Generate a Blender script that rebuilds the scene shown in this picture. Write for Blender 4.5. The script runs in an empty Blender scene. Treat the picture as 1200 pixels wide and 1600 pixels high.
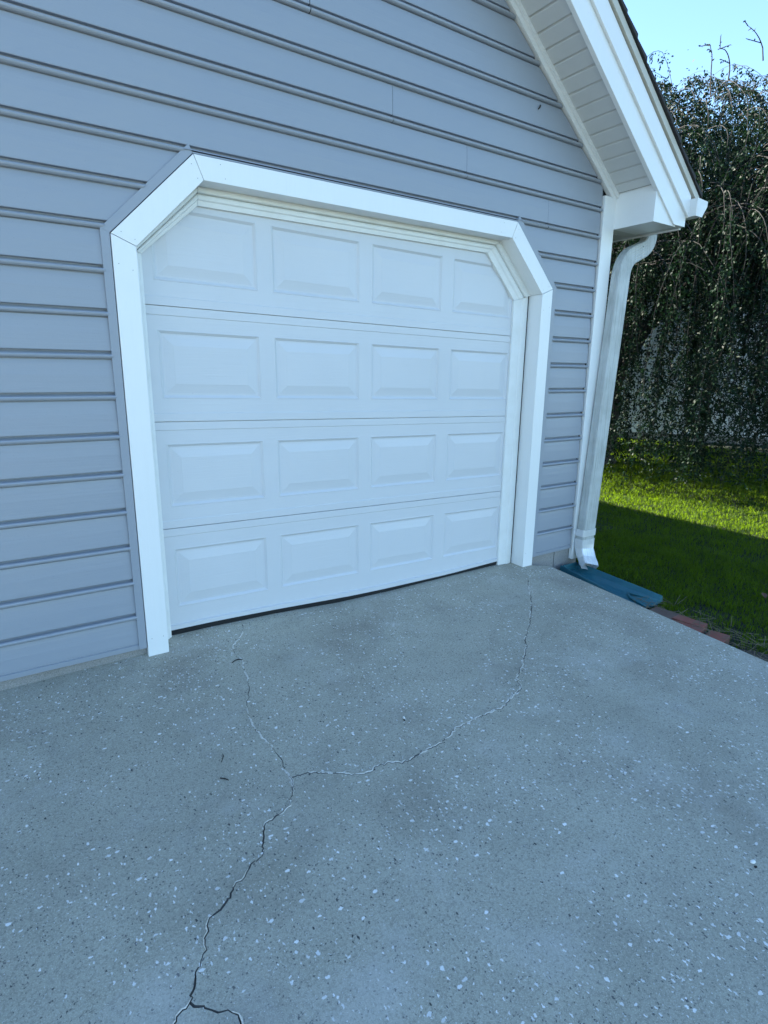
import bpy, bmesh, math, random
import numpy as np
from mathutils import Vector, Matrix

random.seed(7)
RNG = np.random.default_rng(11)
SC = bpy.context.scene
COL = SC.collection

# ------------------------------------------------------------------ camera
cam_d = bpy.data.cameras.new('camera')
cam = bpy.data.objects.new('camera', cam_d)
COL.objects.link(cam)
PITCH, YAW, ROLL = 0.2394741, 0.5914728, 0.0133188
cp, sp_, cy, sy, cr, sr = (math.cos(PITCH), math.sin(PITCH), math.cos(YAW), math.sin(YAW), math.cos(ROLL), math.sin(ROLL))
fwd = Vector((sy * cp, cy * cp, -sp_))
rgt = Vector((cy, -sy, 0.0))
upv = rgt.cross(fwd)
rgt, upv = rgt * cr + upv * sr, upv * cr - rgt * sr
M4 = Matrix(((rgt.x, upv.x, -fwd.x, 0.18724), (rgt.y, upv.y, -fwd.y, -2.9362), (rgt.z, upv.z, -fwd.z, 1.45), (0, 0, 0, 1)))
cam.matrix_world = M4
cam_d.sensor_fit = 'VERTICAL'
cam_d.sensor_height = 24.0
cam_d.lens = 911.1 / 1600 * 24.0
cam_d.clip_start = 0.05
cam_d.clip_end = 2000
SC.camera = cam

# ------------------------------------------------------------------ light
SUN_EL, SUN_AZ = math.radians(34.5), math.radians(-27.3)      # azimuth from +Y towards +X
world = bpy.data.worlds.new('World')
SC.world = world
world.use_nodes = True
wn = world.node_tree.nodes
sky = wn.new('ShaderNodeTexSky')
sky.sky_type = 'NISHITA'
sky.sun_disc = False
sky.sun_elevation = SUN_EL
sky.sun_rotation = SUN_AZ
sky.air_density = 1.0
sky.dust_density = 0.15
sky.ozone_density = 1.0
tint = wn.new('ShaderNodeMix'); tint.data_type = 'RGBA'; tint.blend_type = 'MULTIPLY'      # a clear sky, a little more cyan than the model's
tint.inputs[0].default_value = 1.0
tint.inputs[7].default_value = (0.80, 0.94, 1.02, 1)
world.node_tree.links.new(sky.outputs[0], tint.inputs[6])
world.node_tree.links.new(tint.outputs[2], wn['Background'].inputs[0])
wn['Background'].inputs[1].default_value = 0.09
sun_d = bpy.data.lights.new('sun', 'SUN')
sun_d.energy = 5.0
sun_d.angle = math.radians(0.6)
sun_d.color = (1.0, 0.93, 0.80)
sun = bpy.data.objects.new('sun', sun_d)
COL.objects.link(sun)
sdir = Vector((math.sin(SUN_AZ) * math.cos(SUN_EL), math.cos(SUN_AZ) * math.cos(SUN_EL), math.sin(SUN_EL)))
sun.rotation_euler = sdir.to_track_quat('Z', 'Y').to_euler()
sun.location = sdir * 40
SC.view_settings.view_transform = 'Standard'
SC.view_settings.look = 'None'
SC.view_settings.gamma = 1.0
SC.view_settings.exposure = 2.36

# ------------------------------------------------------------------ helpers
class MB:
    """collects polygons; build() links them as one mesh object"""
    def __init__(s):
        s.v, s.f, s.m = [], [], []
    def poly(s, pts, mat=0):
        n = len(s.v)
        s.v += [tuple(p) for p in pts]
        s.f.append(tuple(range(n, n + len(pts))))
        s.m.append(mat)
    def mesh(s, verts, faces, mat=0):
        n = len(s.v)
        s.v += [tuple(p) for p in verts]
        s.f += [tuple(i + n for i in f) for f in faces]
        s.m += [mat] * len(faces)
    def box(s, a, b, mat=0):
        (x0, y0, z0), (x1, y1, z1) = a, b
        s.mesh([(x0, y0, z0), (x1, y0, z0), (x1, y1, z0), (x0, y1, z0), (x0, y0, z1), (x1, y0, z1), (x1, y1, z1), (x0, y1, z1)],
               [(0, 3, 2, 1), (4, 5, 6, 7), (0, 1, 5, 4), (1, 2, 6, 5), (2, 3, 7, 6), (3, 0, 4, 7)], mat)
    def prism_y(s, xz, y0, y1, mat=0):
        """polygon in x,z (counter-clockwise seen from -y) extruded y0..y1 (y0 is the front)"""
        n = len(xz)
        vs = [(x, y0, z) for x, z in xz] + [(x, y1, z) for x, z in xz]
        fs = [tuple(range(n)), tuple(range(2 * n - 1, n - 1, -1))]
        for i in range(n):
            j = (i + 1) % n
            fs.append((i, n + i, n + j, j))
        s.mesh(vs, fs, mat)
    def sweep(s, rings, mat=0, caps=True, closed=True):
        n = len(rings[0])
        vs = [p for r in rings for p in r]
        fs = []
        for k in range(len(rings) - 1):
            for i in range(n if closed else n - 1):
                j = (i + 1) % n
                fs.append((k * n + i, k * n + j, (k + 1) * n + j, (k + 1) * n + i))
        if caps:
            fs.append(tuple(range(n - 1, -1, -1)))
            fs.append(tuple(range((len(rings) - 1) * n, len(rings) * n)))
        s.mesh(vs, fs, mat)
    def tube(s, pts, rads, seg=6, mat=0, caps=True):
        rings = []
        ref = Vector((0.31, 0.77, 0.55))
        for i, p in enumerate(pts):
            p = Vector(p)
            t = (Vector(pts[min(i + 1, len(pts) - 1)]) - Vector(pts[max(i - 1, 0)])).normalized()
            u = t.cross(ref).normalized()
            w = t.cross(u)
            rings.append([p + (u * math.cos(2 * math.pi * k / seg) + w * math.sin(2 * math.pi * k / seg)) * rads[i] for k in range(seg)])
        s.sweep(rings, mat, caps)
    def build(s, name, mats, parent=None, smooth=False, bevel=0.0, fix=True, weld=True):
        me = bpy.data.meshes.new(name)
        me.from_pydata(s.v, [], s.f)
        if not isinstance(mats, (list, tuple)):
            mats = [mats]
        for m in mats:
            me.materials.append(m)
        me.polygons.foreach_set('material_index', s.m)
        if fix or weld:
            bm = bmesh.new(); bm.from_mesh(me)
            if weld:
                bmesh.ops.remove_doubles(bm, verts=bm.verts, dist=1e-5)
            if fix:
                bmesh.ops.recalc_face_normals(bm, faces=bm.faces)
            bm.to_mesh(me); bm.free()
        me.update()
        o = bpy.data.objects.new(name, me)
        COL.objects.link(o)
        if parent is not None:
            o.parent = parent
        if smooth:
            me.polygons.foreach_set('use_smooth', [True] * len(me.polygons))
        if bevel:
            bv = o.modifiers.new('bevel', 'BEVEL')
            bv.width = bevel; bv.segments = 2; bv.limit_method = 'ANGLE'; bv.angle_limit = math.radians(35)
            bv.harden_normals = False
        return o

def tag(o, label=None, cat=None, group=None, kind=None):
    if label: o['label'] = label
    if cat: o['category'] = cat
    if group: o['group'] = group
    if kind: o['kind'] = kind
    return o

def empty(name, loc=(0, 0, 0)):
    o = bpy.data.objects.new(name, None)
    o.empty_display_size = 0.2
    o.location = loc
    COL.objects.link(o)
    return o

def adopt(o, parent):
    """parent a world-space mesh under an Empty that stands away from the origin"""
    o.parent = parent
    o.matrix_parent_inverse = Matrix.Translation(-parent.location)
    return o

# ------------------------------------------------------------------ materials
class NT:
    def __init__(s, name):
        s.mat = bpy.data.materials.new(name)
        s.mat.use_nodes = True
        s.t = s.mat.node_tree
        s.b = s.t.nodes['Principled BSDF']
        s.out = s.t.nodes['Material Output']
    def n(s, typ, ins=None, **kw):
        nd = s.t.nodes.new('ShaderNode' + typ)
        for k, v in kw.items():
            setattr(nd, k, v)
        for k, v in (ins or {}).items():
            if isinstance(v, bpy.types.NodeSocket):
                s.t.links.new(v, nd.inputs[k])
            else:
                nd.inputs[k].default_value = v
        return nd
    def coord(s, scale=(1, 1, 1)):
        tc = s.n('TexCoord')
        mp = s.n('Mapping', {'Vector': tc.outputs['Object'], 'Scale': scale})
        return mp.outputs[0]
    def noise(s, vec, scale, detail=4, rough=0.55, dist=0.0):
        return s.n('TexNoise', {'Vector': vec, 'Scale': scale, 'Detail': detail, 'Roughness': rough, 'Distortion': dist})
    def ramp(s, fac, stops, interp='LINEAR'):
        r = s.n('ValToRGB', {'Fac': fac})
        r.color_ramp.interpolation = interp
        el = r.color_ramp.elements
        while len(el) < len(stops):
            el.new(0.5)
        for e, (p, c) in zip(el, stops):
            e.position = p
            e.color = (c, c, c, 1) if isinstance(c, (int, float)) else (*c, 1)
        return r.outputs[0]
    def mix(s, fac, a, b, blend='MIX'):
        m = s.n('Mix', data_type='RGBA', blend_type=blend)
        for sock, v in ((m.inputs[0], fac), (m.inputs[6], a), (m.inputs[7], b)):
            if isinstance(v, bpy.types.NodeSocket):
                s.t.links.new(v, sock)
            elif isinstance(v, (tuple, list)):
                sock.default_value = (*v, 1)
            else:
                sock.default_value = v
        return m.outputs[2]
    def math(s, op, a, b=0.0, c=0.0, clamp=False):
        m = s.n('Math', operation=op, use_clamp=clamp)
        for i, v in enumerate((a, b, c)):
            if isinstance(v, bpy.types.NodeSocket):
                s.t.links.new(v, m.inputs[i])
            else:
                m.inputs[i].default_value = v
        return m.outputs[0]
    def bump(s, h, strength=0.3, dist=0.01, prev=None):
        ins = {'Height': h, 'Strength': strength, 'Distance': dist}
        if prev is not None: ins['Normal'] = prev
        return s.n('Bump', ins).outputs[0]
    def done(s, color=None, rough=None, normal=None, **kw):
        for key, v in (('Base Color', color), ('Roughness', rough), ('Normal', normal)):
            if v is None: continue
            if isinstance(v, bpy.types.NodeSocket): s.t.links.new(v, s.b.inputs[key])
            elif isinstance(v, (tuple, list)): s.b.inputs[key].default_value = (*v, 1)
            else: s.b.inputs[key].default_value = v
        for k, v in kw.items():
            s.b.inputs[k.replace('_', ' ')].default_value = v
        return s.mat

def painted(name, col, rough=0.45, dirt=(0.55, 0.53, 0.45), amount=0.18, scale=3.0, bump=0.08, grain=None, streak=False):
    """weathered paint or vinyl: faint blotches, grime, fine texture"""
    k = NT(name)
    v = k.coord()
    big = k.noise(v, scale, 5, 0.6).outputs[0]
    fine = k.noise(v, 90, 3, 0.6).outputs[0]
    c = k.mix(k.ramp(big, [(0.42, 0.0), (0.8, 1.0)]), col, tuple(a * (1 - amount) + b * amount * a / max(col) for a, b in zip(col, dirt)))
    if streak:
        vs = k.coord((26, 26, 1.3))
        st = k.noise(vs, 2.2, 5, 0.7).outputs[0]
        c = k.mix(k.math('MULTIPLY', k.ramp(st, [(0.48, 0), (0.74, 1)]), amount * 1.3), c, dirt)
    speck = k.noise(v, 160, 2, 0.5).outputs[0]
    c = k.mix(k.math('MULTIPLY', k.ramp(speck, [(0.70, 0), (0.76, 1)]), 0.35), c, tuple(x * 0.6 for x in col))
    nrm = k.bump(fine, bump, 0.002)
    if grain:
        g = k.noise(k.coord(grain), 1.0, 6, 0.62, 0.25).outputs[0]
        nrm = k.bump(g, 0.30, 0.004, nrm)
    wav = k.noise(v, 2.2, 2).outputs[0]
    nrm = k.bump(wav, 0.25, 0.02, nrm)
    return k.done(c, k.math('MULTIPLY_ADD', big, 0.25, rough - 0.12), nrm)

M = {}
M['siding'] = painted('blue grey siding', (0.280, 0.309, 0.356), 0.42, (0.45, 0.43, 0.38), 0.22, 1.4, 0.10, grain=(2.5, 2.5, 60))
M['trim'] = painted('white trim', (0.80, 0.81, 0.80), 0.38, (0.50, 0.48, 0.40), 0.05, 4.0, 0.05, streak=True)
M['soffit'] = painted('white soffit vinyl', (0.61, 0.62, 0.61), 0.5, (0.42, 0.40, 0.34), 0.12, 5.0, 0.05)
M['stop'] = painted('cream stop moulding', (0.77, 0.78, 0.76), 0.5, (0.45, 0.42, 0.33), 0.18, 9.0, 0.08)
M['door'] = painted('white steel door', (0.60, 0.615, 0.635), 0.42, (0.36, 0.35, 0.30), 0.06, 2.5, 0.05, grain=(4, 4, 120))
M['pipe'] = painted('weathered white aluminium', (0.50, 0.525, 0.515), 0.5, (0.15, 0.155, 0.13), 0.42, 5.0, 0.06, streak=True)
M['gutter'] = painted('white gutter', (0.75, 0.76, 0.75), 0.4, (0.4, 0.4, 0.33), 0.25, 8.0)
M['drip'] = painted('beige drip edge', (0.52, 0.50, 0.43), 0.5, (0.3, 0.28, 0.22), 0.3, 8.0)
M['dark'] = NT('dark backing').done((0.018, 0.020, 0.026), 0.9)
M['rubber'] = NT('black rubber').done((0.012, 0.013, 0.015), 0.6)
k = NT('bright metal'); v = k.coord()
M['bright'] = k.done(k.mix(k.noise(v, 30).outputs[0], (0.80, 0.82, 0.84), (0.62, 0.63, 0.63)), 0.32, None, Metallic=0.25)
M['nail'] = NT('nail head').done((0.20, 0.18, 0.15), 0.5)

k = NT('asphalt shingle'); v = k.coord()
M['shingle'] = k.done(k.mix(k.noise(v, 220, 2).outputs[0], (0.018, 0.018, 0.02), (0.06, 0.058, 0.058)), 0.95,
                      k.bump(k.noise(v, 300, 2).outputs[0], 0.6, 0.003))

def concrete(name, base, fleck=True):
    k = NT(name)
    v = k.coord()
    big = k.noise(v, 1.3, 6, 0.66, 0.4).outputs[0]
    mid = k.noise(v, 5.5, 5, 0.65).outputs[0]
    fine = k.noise(v, 120, 4, 0.7).outputs[0]
    grit = k.noise(v, 330, 2, 0.6).outputs[0]
    c = k.mix(k.ramp(big, [(0.30, 0), (0.72, 1)]), tuple(x * 0.80 for x in base), tuple(x * 1.13 for x in base))
    c = k.mix(k.math('MULTIPLY', k.ramp(mid, [(0.47, 0), (0.72, 1)]), 0.55), c, tuple(x * f for x, f in zip(base, (0.74, 0.74, 0.70))))
    c = k.mix(k.math('MULTIPLY', k.ramp(fine, [(0.38, 1), (0.54, 0)]), 0.62), c, tuple(x * 0.50 for x in base))
    c = k.mix(k.math('MULTIPLY', k.ramp(grit, [(0.52, 0), (0.66, 1)]), 0.55), c, tuple(x * 1.5 for x in base))
    h = k.math('MULTIPLY_ADD', fine, 0.7, k.math('MULTIPLY', grit, 0.4))
    if fleck:
        warp = k.n('VectorMath', {0: k.noise(v, 120, 4, 0.65).outputs[1], 1: (0.5, 0.5, 0.5)}, operation='SUBTRACT')
        ws = k.n('VectorMath', {0: warp.outputs[0], 'Scale': 0.015}, operation='SCALE')
        wv = k.n('VectorMath', {0: v, 1: ws.outputs[0]}, operation='ADD').outputs[0]
        flat = k.n('Mapping', {'Vector': wv, 'Scale': (1, 1, 0.0)}).outputs[0]
        dens = k.noise(v, 1.6, 3, 0.6).outputs[0]
        def flecks(scale, frac, r0, r1, seed, densk=0.0, squash=(1.0, 1.0)):
            mp = k.n('Mapping', {'Vector': flat, 'Location': (seed, seed * 1.7, 0), 'Rotation': (0, 0, seed), 'Scale': (squash[0], squash[1], 1)}).outputs[0]
            vo = k.n('TexVoronoi', {'Vector': mp, 'Scale': scale, 'Randomness': 1.0}, voronoi_dimensions='2D')
            sep = k.n('SeparateColor', {0: vo.outputs['Color']})
            thr = k.math('MULTIPLY_ADD', k.math('SUBTRACT', dens, 0.5), densk, frac)
            pick = k.math('LESS_THAN', sep.outputs[0], thr)
            rad = k.math('MULTIPLY_ADD', sep.outputs[1], r1 - r0, r0)
            edge = k.math('SUBTRACT', rad, vo.outputs['Distance'])
            m = k.math('MULTIPLY', edge, 24.0, clamp=True)
            return k.math('MULTIPLY', m, pick), sep.outputs[2]
        def lay(c, mask, tone, a, b, amt=1.0):
            return k.mix(k.math('MULTIPLY', mask, amt), c, k.mix(tone, a, b))
        d1, t = flecks(150, 0.10, 0.15, 0.42, 1.3, 0.1); c = lay(c, d1, t, (0.04, 0.042, 0.046), (0.10, 0.10, 0.10), 0.8)
        d2, t = flecks(85, 0.045, 0.08, 0.30, 2.1, 0.08, (1.0, 0.6)); c = lay(c, d2, t, (0.03, 0.032, 0.035), (0.11, 0.11, 0.11), 0.95)
        w0, t = flecks(170, 0.07, 0.10, 0.34, 4.4, 0.4); c = lay(c, w0, t, (0.48, 0.48, 0.46), (0.75, 0.75, 0.72), 0.8)
        w1, t = flecks(112, 0.055, 0.12, 0.40, 3.7, 0.55, (1.0, 0.55)); c = lay(c, w1, t, (0.62, 0.62, 0.60), (0.84, 0.84, 0.82), 1.0)
        w2, t = flecks(64, 0.032, 0.08, 0.36, 5.9, 0.28, (0.6, 1.0)); c = lay(c, w2, t, (0.62, 0.62, 0.60), (0.84, 0.84, 0.82), 1.0)
        w3, t = flecks(34, 0.014, 0.07, 0.22, 0.7, 0.06, (1.0, 0.7)); c = lay(c, w3, t, (0.70, 0.71, 0.70), (0.85, 0.85, 0.82), 0.95)
        st = k.noise(v, 1.7, 3, 0.5).outputs[0]
        c = k.mix(k.math('MULTIPLY', k.ramp(st, [(0.54, 0), (0.74, 1)]), 0.30), c, (0.15, 0.125, 0.10))
        oil = k.noise(k.n('Mapping', {'Vector': v, 'Location': (3.1, 7.7, 0)}).outputs[0], 2.6, 5, 0.6, 0.6).outputs[0]
        c = k.mix(k.math('MULTIPLY', k.ramp(oil, [(0.56, 0), (0.76, 1)]), 0.26), c, (0.13, 0.13, 0.125))
        pale = k.noise(k.n('Mapping', {'Vector': v, 'Location': (9.1, 1.7, 0)}).outputs[0], 2.1, 5, 0.65, 0.4).outputs[0]
        c = k.mix(k.math('MULTIPLY', k.ramp(pale, [(0.54, 0), (0.72, 1)]), 0.30), c, (0.58, 0.57, 0.54))
    nrm = k.bump(h, 0.40, 0.004)
    return k.done(c, 0.9, nrm)

M['concrete'] = concrete('shell concrete', (0.400, 0.384, 0.312))
M['block'] = concrete('foundation concrete', (0.30, 0.295, 0.285), False)
M['filler'] = concrete('pale crack filler', (0.60, 0.59, 0.55), False)
M['crackdirt'] = NT('crack dirt').done((0.10, 0.095, 0.088), 0.95)

k = NT('soil'); v = k.coord()
c = k.mix(k.noise(v, 25, 5, 0.7).outputs[0], (0.022, 0.018, 0.014), (0.075, 0.062, 0.048))
M['soil'] = k.done(c, 0.95, k.bump(k.noise(v, 60, 4, 0.7).outputs[0], 0.9, 0.02))
k = NT('lawn soil'); v = k.coord()
c = k.mix(k.noise(v, 18, 5, 0.7).outputs[0], (0.004, 0.009, 0.003), (0.013, 0.022, 0.007))
M['lawn'] = k.done(c, 0.95, k.bump(k.noise(v, 90, 3, 0.7).outputs[0], 0.9, 0.03))
k = NT('brick red'); v = k.coord()
oi = k.n('ObjectInfo')
c = k.mix(k.noise(v, 14, 5, 0.7).outputs[0], (0.20, 0.060, 0.042), (0.30, 0.105, 0.075))
c = k.mix(k.ramp(k.noise(v, 9, 4, 0.7).outputs[0], [(0.5, 0), (0.68, 0.65)]), c, (0.10, 0.085, 0.065))
M['brick'] = k.done(c, 0.9, k.bump(k.noise(v, 120, 3).outputs[0], 0.6, 0.004))
k = NT('dusty brick'); v = k.coord()
M['brick_dusty'] = k.done(k.mix(k.noise(v, 20, 4).outputs[0], (0.13, 0.065, 0.05), (0.12, 0.095, 0.075)), 0.95, k.bump(k.noise(v, 100, 3).outputs[0], 0.6, 0.004))
k = NT('teal plastic'); v = k.coord()
c = k.mix(k.ramp(k.noise(v, 6, 5, 0.65).outputs[0], [(0.4, 0), (0.7, 1)]), (0.008, 0.110, 0.150), (0.030, 0.150, 0.180))
c = k.mix(k.math('MULTIPLY', k.ramp(k.noise(v, 45, 4, 0.7).outputs[0], [(0.58, 0), (0.68, 1)]), 0.4), c, (0.10, 0.10, 0.08))
M['teal'] = k.done(c, 0.5, k.bump(k.noise(v, 30, 3).outputs[0], 0.2, 0.004))

def leafy(name, dark, light, trans, attr='tone', rough=0.5, tmul=1.0, fac=0.38):
    k = NT(name)
    a = k.n('Attribute', attribute_name=attr)
    c = k.mix(a.outputs['Fac'], dark, light)
    k.done(c, rough)
    k.b.inputs['Specular IOR Level'].default_value = 0.12
    tr = k.n('BsdfTranslucent', {'Color': k.mix(a.outputs['Fac'], tuple(x * tmul for x in trans), tuple(x * 1.25 * tmul for x in trans))})
    mx = k.n('MixShader', {0: fac, 1: k.b.outputs[0], 2: tr.outputs[0]})
    k.t.links.new(mx.outputs[0], k.out.inputs[0])
    return k.mat
M['leaf'] = leafy('small dark leaves', (0.004, 0.012, 0.008), (0.013, 0.034, 0.016), (0.012, 0.034, 0.010), fac=0.18)
M['grass'] = leafy('grass blades', (0.002, 0.007, 0.003), (0.014, 0.028, 0.010), (0.36, 0.60, 0.012), rough=0.6, fac=0.25)
k = NT('bark'); v = k.coord((1, 1, 0.3))
M['bark'] = k.done(k.mix(k.noise(v, 30, 5, 0.7).outputs[0], (0.035, 0.030, 0.026), (0.10, 0.09, 0.08)), 0.95, k.bump(k.noise(v, 40, 4).outputs[0], 0.8, 0.02))
k = NT('pale twig bark'); v = k.coord()
M['twig'] = k.done(k.mix(k.noise(v, 6, 3).outputs[0], (0.012, 0.011, 0.010), (0.040, 0.037, 0.033)), 0.85)
M['house_white'] = painted('white lap siding', (0.82, 0.83, 0.83), 0.6, (0.6, 0.58, 0.5), 0.15, 1.0)
k = NT('straw'); v = k.coord()
M['straw'] = k.done(k.mix(k.noise(v, 12, 2).outputs[0], (0.10, 0.08, 0.045), (0.22, 0.18, 0.11)), 0.85)
M['dead_leaf'] = NT('dead leaf').done((0.10, 0.040, 0.022), 0.7)
M['debris'] = NT('dark debris').done((0.02, 0.017, 0.015), 0.8)
M['shell'] = NT('shell').done((0.80, 0.80, 0.77), 0.4)

# ------------------------------------------------------------------ dimensions of the garage
XL, XR, T, ZT, CH = 0.8173, 3.4494, 0.1014, 2.2861, 0.3190     # inner opening and casing width
SP, Z0, YS = 0.18128, 0.06135, 0.020                             # siding exposure, bottom, plane of the butt lines
XC0, XC1 = 4.022, 4.150                                           # corner board
SL = 0.783                                                        # roof slope
RIDGE_X = 0.6
LEFT_X = 2 * RIDGE_X - XC1
ZBOT = -0.02
def rake(c, x):                                                  # height of a line parallel to the roof
    return c + SL * (4.12 - (x if x >= RIDGE_X else 2 * RIDGE_X - x))
TAN8 = math.tan(math.pi / 8)
def octo(w, zb=ZBOT):                                            # opening outline pushed outward by w
    g = w * TAN8
    return [(XL - w, zb), (XL - w, ZT - CH + g), (XL + CH - g, ZT + w), (XR - CH + g, ZT + w), (XR + w, ZT - CH + g), (XR + w, zb)]
def octo_x(w, z):
    p = octo(w)
    if z >= ZT + T + 0.013: return None
    zc = p[1][1]
    if z <= zc: return p[0][0], p[5][0]
    t = (z - zc) / (p[2][1] - zc)
    return p[1][0] + (p[2][0] - p[1][0]) * t, p[4][0] + (p[3][0] - p[4][0]) * t

garage = empty('garage', (0, 0, 0))
tag(garage, 'blue grey sided garage with a white chamfered roll up door under a gable roof', 'garage')

# --- siding: beaded courses, clipped round the door and under the rake
def siding():
    mb = MB()
    W = T + 0.036
    FR = 2.642
    zc_lines = [octo(W)[1][1], ZT + T + 0.013, rake(FR, XC0 - 0.011), 0]
    def xmax(z):
        if z <= rake(FR, XC0 - 0.011): return XC0 - 0.011
        return 4.12 - (z - FR) / SL
    def xmin(z):
        return max(LEFT_X + 0.13, 2 * RIDGE_X - xmax(z))
    ztop = rake(FR, RIDGE_X) - 0.02
    seams = {15: [2.189, -0.6], 14: [2.729, 0.1], 13: [3.463, -1.1], 16: [0.9], 17: [1.7], 12: [-0.9], 10: [-0.3], 8: [-1.2]}
    kmax = int((ztop - Z0) / SP) + 1
    for kk in range(kmax):
        L = Z0 + kk * SP
        nx = L + SP
        o = random.uniform(-0.0006, 0.0006)
        # (outward offset, z) from the bottom of the bead up to the groove of the next course
        if kk == 0:
            prof = [(-.004, L - .012), (.010, L - .012), (.011, L + .012), (.004, L + .014), (.004, L + .019), (.0075, L + .021)]
        else:
            prof = [(-.006, L - .0340), (-.006, L - .0310), (.006, L - .0305), (.0125, L - .0285), (.0175, L - .0235), (.0190, L - .0180), (.0170, L - .0130), (.0110, L - .0098), (-.006, L - .0090), (-.014, L - .003), (-.012, L + .0030), (.0065, L + .0042), (.0078, L + .0068)]
        prof += [(.0060 + o, L + SP * 0.45), (.0026 + o, nx - .055), (-.0010, nx - .0350), (-.006, nx - .0340)]
        # insert the breakpoints of the outline
        full = [prof[0]]
        for a, b in zip(prof, prof[1:]):
            cuts = sorted(z for z in zc_lines if min(a[1], b[1]) + 1e-5 < z < max(a[1], b[1]) - 1e-5)
            for z in cuts:
                t = (z - a[1]) / (b[1] - a[1])
                full.append((a[0] + (b[0] - a[0]) * t, z))
            full.append(b)
        for a, b in zip(full, full[1:]):
            if max(a[1], b[1]) > ztop: continue
            zm = (a[1] + b[1]) / 2
            spans = []
            ga, gb, gm = octo_x(W, min(a[1], ZT + T + .013 - 1e-6)), octo_x(W, min(b[1], ZT + T + .013 - 1e-6)), octo_x(W, zm)
            if gm and zm > -1:
                spans = [((xmin(a[1]), ga[0]), (xmin(b[1]), gb[0])), ((ga[1], xmax(a[1])), (gb[1], xmax(b[1])))]
            else:
                spans = [((xmin(a[1]), xmax(a[1])), (xmin(b[1]), xmax(b[1])))]
            for (a0, a1), (b0, b1) in spans:
                cutx = [x for x in sorted(seams.get(kk, [])) if max(a0, b0) < x < min(a1, b1)]
                xs_a = [a0] + [c for x in cutx for c in (x - .0016, x + .0016)] + [a1]
                xs_b = [b0] + [c for x in cutx for c in (x - .0016, x + .0016)] + [b1]
                for i in range(0, len(xs_a), 2):
                    dy = 0.0018 if (i // 2) % 2 else 0.0
                    mb.poly([(xs_a[i], YS - a[0] - dy, a[1]), (xs_a[i + 1], YS - a[0] - dy, a[1]), (xs_b[i + 1], YS - b[0] - dy, b[1]), (xs_b[i], YS - b[0] - dy, b[1])])
    o = mb.build('siding', M['siding'], garage, fix=False)
    return o
siding()

# --- dark sheathing behind the siding with the door hole, plain side and back walls
mb = MB()
W = T - 0.02
p = octo(W, 0.045)
gab = [(LEFT_X + .01, 0.045), (LEFT_X + .01, rake(2.70, LEFT_X + .01)), (RIDGE_X, rake(2.70, RIDGE_X)), (XC1 - .01, rake(2.70, XC1 - .01)), (XC1 - .01, 0.045)]
Y0 = 0.041
q = lambda *idx: mb.poly([(x, Y0, z) for x, z in idx])
q(gab[0], p[0], p[1], (LEFT_X + .01, p[1][1]))
q((LEFT_X + .01, p[1][1]), p[1], p[2], (p[2][0], 2.6), (LEFT_X + .01, 2.6))
q(p[2], p[3], (p[3][0], 2.6), (p[2][0], 2.6))
q(p[3], p[4], (XC1 - .01, p[4][1]), (XC1 - .01, 2.6), (p[3][0], 2.6))
q(p[5], gab[4], (XC1 - .01, p[4][1]), p[4])
q((LEFT_X + .01, 2.6), (XC1 - .01, 2.6), gab[3], gab[2], gab[1])
mb.build('sheathing', M['dark'], garage, fix=False)
DEPTH = 7.5
mb = MB()
mb.box((XC1 - .012, 0.06, 0.04), (XC1 - .002, DEPTH, 2.50))
for kk in range(13):                                             # lap courses on the side wall
    z = Z0 + kk * SP
    mb.prism_y([(XC1 - .002, z), (XC1 + .012, z), (XC1 + .002, z + SP - .002), (XC1 - .002, z + SP - .002)], 0.06, DEPTH)
mb.box((LEFT_X, 0.06, 0.04), (LEFT_X + .02, DEPTH, 2.50))
mb.prism_y([(LEFT_X, 0.04), (XC1, 0.04), (XC1, 2.5), (RIDGE_X, 5.2), (LEFT_X, 2.5)], DEPTH, DEPTH + .05)
mb.build('side_wall', M['siding'], garage)

# --- foundation blocks
mb = MB()
for x0, x1 in ((LEFT_X + .02, -1.4), (-1.39, 0.0), (0.001, .80), (3.46, 3.842), (3.850, 4.128)):
    mb.box((x0, 0.034, -0.34), (x1, 0.16, Z0 - .004))
mb.box((4.0, 0.17, -0.34), (4.13, DEPTH, 0.05))
mb.build('foundation', M['block'], garage, bevel=0.004)

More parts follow.
